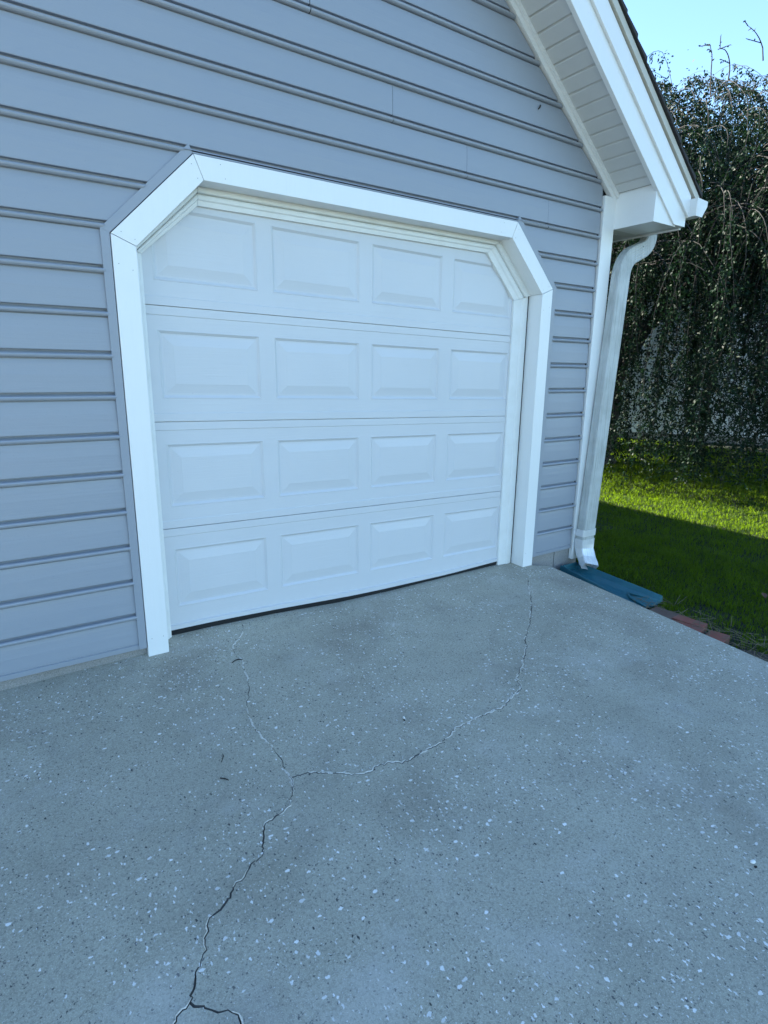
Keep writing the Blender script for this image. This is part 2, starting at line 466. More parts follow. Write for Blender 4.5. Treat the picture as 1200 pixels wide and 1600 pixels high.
# --- corner boards and frieze
mb = MB()
mb.box((XC0, -0.004, -0.045), (XC1, 0.03, rake(2.70, XC1)))
mb.box((XC1 - .012, 0.03, -0.045), (XC1 + .012, 0.12, 2.47))
mb.build('corner_board', M['trim'], garage, bevel=0.002)
mb = MB()
mb.box((LEFT_X, -0.004, -0.045), (LEFT_X + .128, 0.03, rake(2.70, LEFT_X)))
mb.build('corner_board', M['trim'], garage, bevel=0.002)
for sgn in (1, -1):
    mx = (lambda x: x) if sgn > 0 else (lambda x: 2 * RIDGE_X - x)
    def strip(c0, c1, xa, xb, y0, y1):
        return [(mx(xa), rake(c0, xa)), (mx(xb), rake(c0, xb)), (mx(xb), rake(c1, xb)), (mx(xa), rake(c1, xa))]
    mb = MB()
    mb.prism_y(strip(2.655, 2.722, RIDGE_X, XC1 - .003, 0, 0), -0.0055, 0.03)
    mb.prism_y(strip(2.690, 2.724, RIDGE_X, XC1 - .003, 0, 0), -0.024, -0.006)
    mb.build('frieze_board', M['trim'], garage, bevel=0.0015)
    # soffit with grooves across the slope
    mb = MB()
    yb, yf = -0.007, -0.300
    step = 0.0793
    x = RIDGE_X
    while x < 4.14:
        x1 = min(x + step, 4.146)
        gr = 0.0105
        for (xa, xb, da, db) in ((x, x + .0015, .016, 0.0), (x + .0015, x1 - gr, 0.0, 0.0), (x1 - gr, x1 - gr + .0015, 0.0, .016), (x1 - gr + .0015, x1, .016, .016)):
            mb.poly([(mx(xa), yb, rake(2.716, xa) + da), (mx(xb), yb, rake(2.716, xb) + db), (mx(xb), yf, rake(2.716, xb) + db), (mx(xa), yf, rake(2.716, xa) + da)])
        x = x1
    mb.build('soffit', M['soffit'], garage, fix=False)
    # rake fascia: two stepped boards
    xe = 4.515
    mb = MB()
    pl = [(mx(RIDGE_X), rake(2.68, RIDGE_X)), (mx(4.382), 2.475), (mx(xe), 2.475), (mx(xe), rake(2.87, xe)), (mx(RIDGE_X), rake(2.87, RIDGE_X))]
    mb.prism_y(pl, -0.330, -0.300)
    pl = [(mx(RIDGE_X), rake(2.848, RIDGE_X)), (mx(xe + .008), rake(2.848, xe + .008)), (mx(xe + .008), rake(2.99, xe + .008)), (mx(RIDGE_X), rake(2.99, RIDGE_X))]
    mb.prism_y(pl, -0.348, -0.3305)
    mb.build('rake_fascia', M['trim'], garage, bevel=0.0025)
    mb = MB()
    pl = [(mx(RIDGE_X), rake(3.002, RIDGE_X)), (mx(4.585), rake(3.002, 4.585)), (mx(4.60), rake(3.055, 4.60)), (mx(RIDGE_X), rake(3.055, RIDGE_X))]
    mb.prism_y(pl, -0.362, -0.20)
    mb.build('drip_edge', M['drip'], garage, bevel=0.001)
    # boxed eave return and eave soffit
    mb = MB()
    pl = [(mx(XC1 - .001), 2.467), (mx(4.42), 2.467), (mx(4.42), rake(2.73, 4.42)), (mx(XC1 - .001), rake(2.73, XC1))]
    mb.prism_y(pl, -0.3165, -0.001)
    mb.build('eave_return', M['trim'], garage, bevel=0.0015)
    mb = MB()
    y = -0.299
    mb.poly([(mx(4.412), -0.31, 2.4705), (mx(4.51), -0.31, 2.4705), (mx(4.51), y, 2.4705), (mx(4.412), y, 2.4705)])
    while y < DEPTH:
        for (ya, yb2, za, zb2) in ((y, y + .0015, .009, 0), (y + .0015, y + .091, 0, 0), (y + .091, y + .0925, 0, .009), (y + .0925, y + .10, .009, .009)):
            xin = 4.414 if y < 0.0 else XC1 + .013
            mb.poly([(mx(xin), ya, 2.4705 + za), (mx(4.512), ya, 2.4705 + za), (mx(4.512), yb2, 2.4705 + zb2), (mx(xin), yb2, 2.4705 + zb2)])
        y += .10
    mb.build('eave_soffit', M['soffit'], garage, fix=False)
    mb = MB()
    mb.box((min(mx(4.500), mx(4.517)), -0.2995, 2.462), (max(mx(4.500), mx(4.517)), DEPTH, 2.70))
    mb.build('eave_fascia', M['trim'], garage, bevel=0.002)
    # gutter, K profile
    if sgn > 0:
        prof = [(4.519, 2.655), (4.519, 2.540), (4.600, 2.540), (4.612, 2.560), (4.640, 2.600), (4.652, 2.615), (4.652, 2.648), (4.640, 2.650), (4.640, 2.622), (4.604, 2.568), (4.596, 2.546), (4.525, 2.546), (4.525, 2.655)]
        mb = MB()
        mb.prism_y(prof, -0.395, DEPTH)
        mb.prism_y([(4.5185, 2.656), (4.5185, 2.539), (4.6005, 2.539), (4.613, 2.559), (4.653, 2.614), (4.653, 2.649)], -0.400, -0.3951)
        mb.build('gutter', M['gutter'], garage)
    # roof slab and shingle courses
    mb = MB()
    pl = [(mx(RIDGE_X), rake(3.012, RIDGE_X)), (mx(4.575), rake(3.012, 4.575)), (mx(4.575), rake(3.056, 4.575)), (mx(RIDGE_X), rake(3.056, RIDGE_X))]
    mb.prism_y(pl, -0.199, DEPTH + .3)
    x = 4.618
    n = 0
    while x > RIDGE_X + .06:
        xa, xb = x, x - 0.115
        ov = random.uniform(-0.006, 0.006)
        y = -0.374 + ov
        cA, cB = 3.096, 3.066
        pl = [(mx(xa), rake(cA - .030, xa)), (mx(xa), rake(cA, xa)), (mx(xb - .02), rake(cB + .006, xb - .02)), (mx(xb - .02), rake(cB - .002, xb - .02))]
        mb.prism_y(pl, y, DEPTH + .33)
        x -= 0.115
    mb.build('roof', M['shingle'], garage)

# --- door casing: five mitred boards with their jamb returns
YJ = 0.124
outer, inner = octo(T), octo(0.0)
cas_names = 5
for i in range(5):
    o0, o1, n0, n1 = outer[i], outer[i + 1], inner[i], inner[i + 1]
    d = Vector((o1[0] - o0[0], o1[1] - o0[1])).normalized() * 0.0011
    if i > 0: o0 = (o0[0] + d.x, o0[1] + d.y); n0 = (n0[0] + d.x, n0[1] + d.y)
    if i < 4: o1 = (o1[0] - d.x, o1[1] - d.y); n1 = (n1[0] - d.x, n1[1] - d.y)
    if i == 0: o0 = (o0[0], -0.016); n0 = (n0[0], -0.012)
    if i == 4: o1 = (o1[0], -0.014); n1 = (n1[0], -0.014)
    # outside edge, inside edge and the jamb face share one L-shaped section
    vs = [(o0[0], 0, o0[1]), (o1[0], 0, o1[1]), (n1[0], 0, n1[1]), (n0[0], 0, n0[1])]
    def inset(o, n, f): return (n[0] + (o[0] - n[0]) * f, n[1] + (o[1] - n[1]) * f)
    b0, b1 = inset(o0, n0, .25), inset(o1, n1, .25)
    vs += [(o0[0], .031, o0[1]), (o1[0], .031, o1[1]), (b1[0], .031, b1[1]), (b0[0], .031, b0[1])]
    vs += [(n0[0], YJ, n0[1]), (n1[0], YJ, n1[1]), (b1[0], YJ, b1[1]), (b0[0], YJ, b0[1])]
    fs = [(0, 1, 2, 3), (0, 4, 5, 1), (4, 7, 6, 5), (3, 2, 9, 8), (8, 9, 10, 11), (7, 11, 10, 6),
          (0, 3, 7, 4), (3, 8, 11, 7), (1, 5, 6, 2), (2, 6, 10, 9)]
    mb = MB()
    mb.mesh(vs, fs)
    # nail heads
    L = math.hypot(o1[0] - o0[0], o1[1] - o0[1])
    nn = max(2, int(L / 0.42))
    for a in range(nn):
        for f in (0.22, 0.78):
            if random.random() < .6 and 0 < a < nn - 1: continue
            t = min(max((a + .5) / nn + random.uniform(-.03, .03), .04), .96)
            if a == 0: t = 0.055
            if a == nn - 1: t = 0.945
            po, pn = inset(o0, n0, f), inset(o1, n1, f)
            cx_, cz_ = po[0] + (pn[0] - po[0]) * t, po[1] + (pn[1] - po[1]) * t
            mb.poly([(cx_ + 0.0019 * math.cos(w), -.0006, cz_ + 0.0019 * math.sin(w)) for w in [j * math.pi / 4 for j in range(8)]], 1)
    mb.build('door_casing', [M['trim'], M['nail']], garage, bevel=0.0018)

# --- J channel in the siding colour round the casing (not along the top)
a_, b_ = octo(T + .0035), octo(T + .041)
for i in (0, 1, 3, 4):
    o0, o1, n0, n1 = b_[i], b_[i + 1], a_[i], a_[i + 1]
    zb = Z0 - .012
    if i == 0: o0 = (o0[0], zb); n0 = (n0[0], zb)
    if i == 4: o1 = (o1[0], zb); n1 = (n1[0], zb)
    mb = MB()
    pl = [n0, n1, o1, o0] if True else None
    # drop the face 1 mm at alternate members so mitres show
    mb.prism_y(pl, 0.0035 + (0.001 if i in (1, 3) else 0), 0.0305)
    mb.build('siding_channel', M['siding'], garage, bevel=0.0012)
mb = MB()
pa, pb = octo(T + .003), octo(T + .009)
mb.prism_y([pa[2], pa[3], pb[3], pb[2]], 0.004, 0.030)
mb.build('drip_cap', M['siding'], garage)

# --- stop moulding: five stepped members between jamb and door
jam = octo(0.0)
stp = [(0.863, 0.0), (0.863, 1.960), (1.139, 2.203), (3.030, 2.203), (3.304, 1.926), (3.304, -0.01)]
for i in range(5):
    prof = [(0.005, .155), (0.005, .108), (.16, .104), (.30, .106), (.345, .113), (.36, .126), (.40, .126), (.415, .114), (.50, .110), (.66, .111), (.74, .118), (.80, .1185), (.985, .1215), (1.0, .126), (1.0, .150)]
    if i == 4:
        prof = [(0.085, .20), (.09, .118), (.16, .116), (.19, .112), (.36, .110), (.46, .112), (.50, .117), (.58, .1175), (.985, .1215), (1.0, .126), (1.0, .150)]
    a0, a1, s0, s1 = jam[i], jam[i + 1], stp[i], stp[i + 1]
    zb0 = -0.005
    mb = MB()
    def L2(t, A, S, y): return (A[0] + (S[0] - A[0]) * t, y, A[1] + (S[1] - A[1]) * t)
    A0, S0 = ((a0[0], zb0), (s0[0], zb0)) if i == 0 else (a0, s0)
    A1, S1 = ((a1[0], zb0), (s1[0], zb0)) if i == 4 else (a1, s1)
    ringa = [L2(t, A0, S0, y) for t, y in prof]
    ringb = [L2(t, A1, S1, y) for t, y in prof]
    dd = (Vector(ringb[5]) - Vector(ringa[5])).normalized() * .0009
    if i > 0: ringa = [tuple(Vector(r) + dd) for r in ringa]
    if i < 4: ringb = [tuple(Vector(r) - dd) for r in ringb]
    mb.sweep([ringa, ringb], 0, caps=False, closed=False)
    mb.build('door_stop', M['stop'], garage, fix=False)
mb = MB()                                                        # dark reveal behind the stops
rb = octo(0.02, -.02)
mb.prism_y([rb[0], rb[1], rb[2], rb[3], rb[4], rb[5]], 0.215, 0.23)
for i in range(5):
    mb.poly([(rb[i][0], .126, rb[i][1]), (rb[i + 1][0], .126, rb[i + 1][1]), (rb[i + 1][0], .23, rb[i + 1][1]), (rb[i][0], .23, rb[i][1])])
mb.build('reveal', M['dark'], garage)

# --- the door
DX0, DX1, YD = 0.825, 3.385, 0.135
TILT = -0.01936
door = empty('garage_door', (0, 0, 0)); door.parent = garage
PX = [(0.910, 1.438), (1.516, 2.063), (2.142, 2.674), (2.762, 3.300)]
SH, ZB = 0.5567, 0.0458
def bottom_sag(x):
    xs = [.82, 1.12, 1.469, 2.005, 2.255, 2.814, 3.3, 3.4]
    zs = [.058, .055, .043, .018, .0135, .0125, .026, .029]
    return float(np.interp(x, xs, zs))
for s in range(4):
    mb = MB()
    z0, z1 = ZB + s * SH + .0009, ZB + (s + 1) * SH - .0009
    if s == 0: z0 = ZB
    def P(x, z, y):
        zz = z + TILT * (x - 2.0)
        if s == 0:
            w = max(0.0, 1 - (z - ZB) / 0.10)
            zz += w * (bottom_sag(x) - (ZB + TILT * (x - 2.0)))
        return (x, YD + y, zz)
    def quad(x0, x1, za, ya, zb, yb, n=1):
        for j in range(n):
            u0, u1 = x0 + (x1 - x0) * j / n, x0 + (x1 - x0) * (j + 1) / n
            mb.poly([P(u0, za, ya), P(u1, za, ya), P(u1, zb, yb), P(u0, zb, yb)])
    e = 0.040
    pz0, pz1 = z0 + .113, z0 + .446
    # rails: returned edges, raised bands next to the seams, flat field
    lo = [(z0, .0135), (z0 + .0012, .0), (z0 + e, .0), (z0 + e + .004, .0032), (pz0, .0032)]
    hi = [(pz1, .0032), (z1 - e - .004, .0032), (z1 - e, .0), (z1 - .0012, .0), (z1, .0135)]
    if s == 0: lo = [(z0, .03), (z0 + .0005, -.008), (z0 + .022, -.008), (z0 + .026, .0022), (z0 + .060, .0032), (pz0, .0032)]
    for seq in (lo, hi):
        for (za, ya), (zb, yb) in zip(seq, seq[1:]):
            quad(DX0, DX1, za, ya, zb, yb, 20 if s == 0 else 1)
    # stiles between panels
    xs = [DX0] + [x for p in PX for x in p] + [DX1]
    for j in range(0, len(xs), 2):
        quad(xs[j], xs[j + 1], pz0, .0032, pz1, .0032)
    # raised panels: rolled lip, groove, long bevel, field
    steps = [(0, .0032), (.005, .0016), (.010, .0050), (.018, .0112), (.027, .0112), (.070, .0042), (.074, .0034)]
    for (x0, x1) in PX:
        for (i0, y0), (i1, y1) in zip(steps, steps[1:]):
            a = [(x0 + i0, pz0 + i0), (x1 - i0, pz0 + i0), (x1 - i0, pz1 - i0), (x0 + i0, pz1 - i0)]
            b = [(x0 + i1, pz0 + i1), (x1 - i1, pz0 + i1), (x1 - i1, pz1 - i1), (x0 + i1, pz1 - i1)]
            for j in range(4):
                jn = (j + 1) % 4
                mb.poly([P(*a[j], y0), P(*a[jn], y0), P(*b[jn], y1), P(*b[j], y1)])
        i0, y0 = steps[-1]
        quad(x0 + i0, x1 - i0, pz0 + i0, y0, pz1 - i0, y0)
    mb.build('door_section', M['door'], door, fix=False)
mb = MB()                                                        # back of the seams
mb.box((DX0, YD + .014, 0.10), (DX1, YD + .03, 2.32))
mb.build('door_backing', M['stop'], door)
rings = []
for j in range(31):
    x = DX0 + (DX1 - DX0) * j / 30
    z = bottom_sag(x) + .0005
    rings.append([(x, YD - .004, z), (x, YD + .03, z), (x, YD + .034, z - .022), (x, YD + .02, z - .042), (x, YD + .004, z - .034)])
mb = MB(); mb.sweep(rings)
mb.build('bottom_seal', M['rubber'], door, smooth=False)

# --- downspout
def rrect(c, u, v, w, d, r=0.012, ribs=True):
    """rounded rectangle with pressed ribs, centre c, half axes along u (width w) and v (depth d)"""
    pts = []
    hw, hd = w / 2, d / 2
    def edge(a, b, axis, n):
        for i in range(n):
            t = i / n
            x, y = a[0] + (b[0] - a[0]) * t, a[1] + (b[1] - a[1]) * t
            k_ = 0.0022 if (ribs and i % 2 == 1) else 0.0
            pts.append((x - k_ * axis[0], y - k_ * axis[1]))
    edge((-hw + r, -hd), (hw - r, -hd), (0, -1), 10)
    pts.append((hw - r, -hd)); pts.append((hw - r * .3, -hd + r * .3))
    edge((hw, -hd + r), (hw, hd - r), (1, 0), 8)
    pts.append((hw, hd - r)); pts.append((hw - r * .3, hd - r * .3))
    edge((hw - r, hd), (-hw + r, hd), (0, 1), 10)
    pts.append((-hw + r, hd)); pts.append((-hw + r * .3, hd - r * .3))
    edge((-hw, hd - r), (-hw, -hd + r), (-1, 0), 8)
    pts.append((-hw, -hd + r)); pts.append((-hw + r * .3, -hd + r * .3))
    return [c + u * a + v * b for a, b in pts]
def bez(pts, n=10):
    """smooth polyline through control corners (quadratic at each inner corner)"""
    out = [Vector(pts[0])]
    for i in range(1, len(pts) - 1):
        a, b, c = Vector(pts[i - 1]), Vector(pts[i]), Vector(pts[i + 1])
        s0 = b + (a - b).normalized() * min(0.13, (a - b).length * .48)
        s1 = b + (c - b).normalized() * min(0.13, (c - b).length * .48)
        for j in range(n + 1):
            t = j / n
            out.append(s0 * (1 - t) ** 2 + b * 2 * t * (1 - t) + s1 * t * t)
    out.append(Vector(pts[-1]))
    return out
path = bez([(4.107, -0.048, 0.10), (4.232, -0.048, 2.265), (4.595, -0.005, 2.405), (4.60, 0.005, 2.60)])
rings = []
for i, p in enumerate(path):
    t = (path[min(i + 1, len(path) - 1)] - path[max(i - 1, 0)]).normalized()
    v = Vector((0, 1, 0)); v = (v - t * v.dot(t)).normalized()
    u = v.cross(t)
    f = 1.0 - 0.22 * min(1, max(0, (p.z - 2.1) / 0.3))
    rings.append(rrect(p, u, v, .146 * f, .074))
mb = MB(); mb.sweep(rings)
for t in ((4.30, 2.33), (4.43, 2.375)):
    mb.poly([(t[0] + .005 * math.cos(w), -.072, t[1] + .005 * math.sin(w)) for w in [j * math.pi / 4 for j in range(8)]], 1)
spout = mb.build('downspout', [M['pipe'], M['debris']], garage)
# elbow at the foot
path = [Vector(p) for p in ((4.108, -.048, .135), (4.107, -.048, .085), (4.104, -.056, .045), (4.098, -.074, .010), (4.088, -.100, -.022), (4.070, -.132, -.048), (4.052, -.164, -.070))]
rings = []
for i, p in enumerate(path):
    t = (path[min(i + 1, len(path) - 1)] - path[max(i - 1, 0)]).normalized()
    u = Vector((1, 0, 0)); u = (u - t * u.dot(t)).normalized()
    v = u.cross(t) * -1
    f = 1.0 - .028 * i
    rings.append(rrect(p, u, v, .154 * f + (.004 if i % 2 else 0), .082 * f + (.004 if i % 2 else 0), .010))
mb = MB(); mb.sweep(rings, caps=False)
mb.build('elbow', M['bright'], spout, fix=True)
mb = MB()
ring = lambda z, g: rrect(Vector((4.1125 + (z - .2) * .058, -.048, z)), Vector((1, 0, 0)), Vector((0, 1, 0)), .152 + g, .080 + g, .012, False)
mb.sweep([ring(.160, 0), ring(.160, .005), ring(.216, .005), ring(.216, 0)], caps=False)
mb.box((4.006, -.013, .166), (4.0335, -.009, .210)); mb.box((4.190, -.013, .166), (4.228, -.009, .210))
mb.build('strap', M['bright'], spout)

# --- splash block under the elbow
sb = empty('splash_block', (3.95, -0.42, -0.15))
tag(sb, 'teal blue plastic splash block lying along the slab edge under the downspout', 'splash block')
mb = MB()
n = 14
rings = []
for j in range(n + 1):
    t = j / n
    # near end (t=1) flares open; axis runs towards -y beside the slab
    c = Vector((3.985 - .105 * t, -0.02 - 0.79 * t, -0.135 - .012 * t))
    w = 0.088 + .066 * t ** 1.2
    h = 0.062 - .016 * t
    sec = [(-w - .028, 0.0), (-w - .014, h), (-w - .004, h + .003), (-w * .80, .022), (-w * .3, .010), (0, .012), (w * .3, .010), (w * .80, .022), (w + .004, h + .003), (w + .014, h), (w + .028, 0.0), (w * .5, -.01), (-w * .5, -.01)]
    ax = Vector((1, -.13, 0)).normalized()
    # pointed mouth: the rims run out further back than the floor
    rings.append([c + ax * a + Vector((0, (.035 * abs(a) / w if t > .9 else 0), b)) for a, b in sec])
mb.sweep(rings)
ob = mb.build('trough', M['teal'], None, smooth=False, bevel=0.004)
adopt(ob, sb)
mb = MB()                                                        # closed back wall and pressed ridge on the floor
mb.box((3.905, -.030, -.14), (4.065, -.012, -.072))
ob = mb.build('back_wall', M['teal'], None, bevel=0.004); adopt(ob, sb)
mb = MB()
for sx in (-1, 1):
    mb.tube([(3.905 + .085 * sx, -.80, -.128), (3.915 + .05 * sx, -.66, -.124), (3.925, -.60, -.122)], [.008, .009, .008], 8)
ob = mb.build('diverter_ridge', M['teal'], None, smooth=True); adopt(ob, sb)

# ------------------------------------------------------------------ driveway
def slab_z(x, y):
    e = float(np.interp(x, [-6, .07, .69, .86, 1.12, 1.469, 1.9, 2.3, 2.815, 3.3, 3.7], [.0, .010, .036, .036, .034, .026, .002, -.002, .005, .006, .0]))
    s = float(np.interp(y, [-.5, -.2, -.08, 0, .03, .13, .4], [0, .04, .16, .36, .48, 1, 1]))
    return -.012 + .04 * min(y, 0.0) * (1 if y > -6 else 1) + e * s
def edge_x(y):
    return 3.660 - (-(min(y, 0)) - .2) * .058
XS = [-7, -4, -2, -.8, 0, .07, .4, .69, .86, 1.12, 1.469, 1.9, 2.3, 2.815, 3.1, 3.3, 3.45]
YSS = [-9, -6, -4, -3, -2.2, -1.7, -1.2, -.8, -.5, -.2, -.08, 0, .03, .13, .30]
me_v, me_f, nx_, ny_ = [], [], len(XS) + 2, len(YSS)
for y in YSS:
    ex = edge_x(y)
    for x in XS: me_v.append((x, y, slab_z(x, y)))
    if y > -.08: ex = 3.545 - y * 0.2 if y > 0 else 3.545 + (-y / .08) * .09
    me_v.append((ex - .006, y, slab_z(ex, y))); me_v.append((ex, y, slab_z(ex, y) - .006))
nb = len(me_v)
me_v += [(x, y, -0.60) for x, y, z in me_v]
for j in range(ny_ - 1):
    for i in range(nx_ - 1):
        a = j * nx_ + i
        me_f.append((a, a + 1, a + nx_ + 1, a + nx_))
        me_f.append((nb + a, nb + a + nx_, nb + a + nx_ + 1, nb + a + 1))
for j in range(ny_ - 1):
    a = j * nx_; me_f.append((a, a + nx_, nb + a + nx_, nb + a))
    a = j * nx_ + nx_ - 1; me_f.append((a, nb + a, nb + a + nx_, a + nx_))
for i in range(nx_ - 1):
    me_f.append((i, nb + i, nb + i + 1, i + 1))
    a = (ny_ - 1) * nx_ + i; me_f.append((a, a + 1, nb + a + 1, nb + a))
mb = MB(); mb.mesh(me_v, me_f)
drive = mb.build('driveway', [M['concrete'], M['crackdirt']], None)

CR_MAIN = [(0.363, -1.793), (0.383, -1.775), (0.403, -1.758), (0.423, -1.75), (0.441, -1.724), (0.455, -1.686), (0.482, -1.658), (0.498, -1.628), (0.508, -1.602), (0.533, -1.556), (0.569, -1.548), (0.596, -1.526), (0.631, -1.493), (0.665, -1.483), (0.7, -1.447), (0.739, -1.44), (0.757, -1.411), (0.779, -1.357), (0.8, -1.319), (0.836, -1.311), (0.876, -1.302), (0.907, -1.289), (0.94, -1.24), (0.968, -1.18), (0.967, -1.152)]
CR_LEFT = [(0.967, -1.152), (0.967, -1.119), (0.982, -1.043), (0.979, -0.974), (0.972, -0.899), (0.966, -0.837), (0.969, -0.757), (0.983, -0.674), (1.004, -0.618), (1.046, -0.535), (1.077, -0.438), (1.097, -0.333), (1.122, -0.239), (1.107, -0.215), (1.112, -0.141), (1.128, -0.087), (1.161, -0.056), (1.208, -0.007), (1.25, 0.085)]
CR_RIGHT = [(0.969, -1.165), (0.997, -1.162), (1.056, -1.181), (1.117, -1.223), (1.198, -1.28), (1.247, -1.293), (1.297, -1.277), (1.35, -1.296), (1.403, -1.319), (1.47, -1.306), (1.556, -1.303), (1.639, -1.285), (1.71, -1.252), (1.793, -1.254), (1.879, -1.245), (1.993, -1.251), (2.101, -1.207), (2.195, -1.18), (2.24, -1.106), (2.384, -1.009), (2.534, -0.897), (2.581, -0.838), (2.762, -0.709), (2.986, -0.519), (3.135, -0.365), (3.283, -0.21)]
CR_BOT = [(0.423, -1.75), (0.438, -1.771), (0.462, -1.795), (0.48, -1.812), (0.502, -1.827), (0.514, -1.848), (0.511, -1.873), (0.51, -1.93), (.54, -2.1), (.52, -2.4)]
def refine(pl, step=0.009, jit=0.0030):
    out = []
    for a, b in zip(pl, pl[1:]):
        a, b = Vector(a), Vector(b)
        n = max(1, int((b - a).length / step))
        for i in range(n):
            p = a.lerp(b, i / n)
            if i: p += Vector((random.gauss(0, jit), random.gauss(0, jit)))
            out.append(p)
    out.append(Vector(pl[-1]))
    return out
def normals(pl):
    r = []
    for i in range(len(pl)):
        t = (pl[min(i + 1, len(pl) - 1)] - pl[max(i - 1, 0)]).normalized()
        r.append(Vector((-t.y, t.x)))
    return r
def crack_cutter(pl, wfun):
    """closed V-shaped wedge following the crack"""
    nn_ = normals(pl)
    mb = MB(); rings = []
    for i, (p, nn) in enumerate(zip(pl, nn_)):
        w = wfun(i / (len(pl) - 1), i)
        z = slab_z(p.x, p.y)
        rings.append([(p.x - nn.x * w, p.y - nn.y * w, z + .02), (p.x + nn.x * w, p.y + nn.y * w, z + .02),
                      (p.x + nn.x * w * .9, p.y + nn.y * w * .9, z - .001), (p.x, p.y, z - .006), (p.x - nn.x * w * .9, p.y - nn.y * w * .9, z - .001)])
    mb.sweep(rings)
    return mb
def wobble(lo, hi, seed):
    rr = random.Random(seed)
    ph = [rr.uniform(0, 6.28) for _ in range(4)]
    def f(t, i):
        s = .5 + .25 * math.sin(31 * t + ph[0]) + .2 * math.sin(83 * t + ph[1]) + .15 * rr.uniform(-1, 1)
        return lo + (hi - lo) * min(1, max(0, s))
    return f
ext = [(0.25, -2.4), (0.30, -2.1), (0.335, -1.88)]
pm, plf, prt, pbt = refine(ext + CR_MAIN), refine(CR_LEFT), refine(CR_RIGHT), refine(CR_BOT)
dep = bpy.context.evaluated_depsgraph_get
for pl, lo, hi, sd in ((pm, .0012, .0042, 1), (plf, .0004, .0024, 2), (prt, .0008, .0042, 3), (pbt, .0016, .0042, 4)):
    cut = crack_cutter(pl, wobble(lo, hi, sd)).build('cutter', [M['crackdirt']], None)
    bo = drive.modifiers.new('crack', 'BOOLEAN')
    bo.operation = 'DIFFERENCE'; bo.object = cut; bo.solver = 'EXACT'; bo.use_self = True
    try: bo.material_mode = 'TRANSFER'
    except Exception: pass
    bpy.context.view_layer.update()
    ev = drive.evaluated_get(dep())
    nm = bpy.data.meshes.new_from_object(ev)
    drive.modifiers.clear()
    if len(nm.polygons) > 50: drive.data = nm
    bpy.data.objects.remove(cut)
drive.data.name = 'driveway'
tag(drive, 'cracked grey shell aggregate concrete driveway in front of the garage door', 'driveway', kind='structure')
# pale crumbs of old filler along the lips of the cracks
def filler(pl, seed, frac, wmax, side):
    rr = random.Random(seed)
    nn_ = normals(pl)
    mb = MB()
    i = 0
    while i < len(pl) - 3:
        run = rr.randint(3, 12)
        if rr.random() < frac:
            rows = []
            seg = list(range(i, min(i + run, len(pl))))
            for q_, j in enumerate(seg):
                f = math.sin(math.pi * (q_ + .5) / len(seg)) ** .5
                p, nn = pl[j], nn_[j]
                s0 = .0008 * side if side else -wmax * f * rr.uniform(.4, 1)
                s1 = side * (.001 + wmax * f * rr.uniform(.5, 1.1)) if side else wmax * f * rr.uniform(.4, 1)
                z = slab_z(p.x, p.y)
                rows.append([(p.x + nn.x * s, p.y + nn.y * s, z + h) for s, h in ((s0, .0006), (s0 * .6 + s1 * .4, .0030 * f + .0008), (s1, .0004))])
            if len(rows) > 1: mb.sweep(rows, caps=False, closed=False)
        i += run
    return mb
for pl, args in ((pm, (21, .42, .0050, 1)), (pm, (25, .30, .0042, -1)), (plf, (22, .66, .0056, 0)), (prt, (23, .70, .0085, 1)), (prt, (26, .35, .0055, -1)), (pbt, (24, .6, .006, 1))):
    filler(pl, *args).build('crack_filler', M['filler'], drive, fix=False)

# small things lying on the slab
def chip(name, x, y, r, mat, label, cat, group=None, zoff=0.0, dark=False, tall=.5):
    mb = MB()
    n = 9
    rr = random.Random(int(x * 1000))
    rim = [(math.cos(2 * math.pi * i / n) * r * rr.uniform(.7, 1.1), math.sin(2 * math.pi * i / n) * r * .62 * rr.uniform(.7, 1.1)) for i in range(n)]
    rings = [[(a * s, b * s, h) for a, b in rim] for s, h in ((.85, 0), (1.0, r * tall * .4), (.8, r * tall * .8), (.35, r * tall))]
    mb.sweep(rings)
    o = mb.build(name, mat, None, smooth=True)
    o.location = (x, y, slab_z(x, y) + zoff); o.rotation_euler = (0, 0, x * 3)
    return tag(o, label, cat, group)
chip('shell_fragment', 2.09, -2.300, .0125, M['shell'], 'bright white shell chip lying loose on the right side of the driveway', 'shell', zoff=.001)
chip('pebble', 2.078, -2.314, .007, M['debris'], 'black chip standing in for the shade at the bright white shell chip on the driveway', 'pebble')  # dark piece placed as the shell chip's shadow
chip('pebble', 1.555, -1.080, .0085, M['shell'], 'pale pebble lying midway between the garage door and the long crack', 'pebble', tall=.9)
chip('pebble', 1.547, -1.094, .007, M['debris'], 'black pebble against a pale pebble between the garage door and the long crack', 'pebble', tall=.7)
def twig(pts, r, label):
    mb = MB(); mb.tube([(x, y, slab_z(x, y) + r * .8 + dz) for x, y, dz in pts], [r * .7] + [r] * (len(pts) - 2) + [r * .6], 6)
    return tag(mb.build('twig', M['debris'], None, smooth=True), label, 'twig')
twig([(.742, -1.028, .0), (.756, -1.043, .002), (.765, -1.056, 0)], 0.0024, 'short black twig on the driveway just left of where the cracks meet')
twig([(.775, -.945, 0), (.785, -.93, .002), (.793, -.915, .001), (.795, -.90, 0)], .0017, 'thin bent black twig on the driveway left of the fine crack to the door')
twig([(1.065, -.252, 0), (1.085, -.244, .004), (1.102, -.240, .002), (1.118, -.243, 0)], .003, 'thick dark bit of debris lying across the fine crack close to the door')
# speck on the wall
mb = MB()
mb.tube([(3.296, .008, 3.058), (3.303, .002, 3.068), (3.309, .004, 3.079), (3.309, .008, 3.086)], [.003, .005, .005, .002], 6)
tag(mb.build('debris_speck', M['debris'], None, smooth=True), 'small dark curled speck stuck on the siding below the sloping soffit', 'debris')

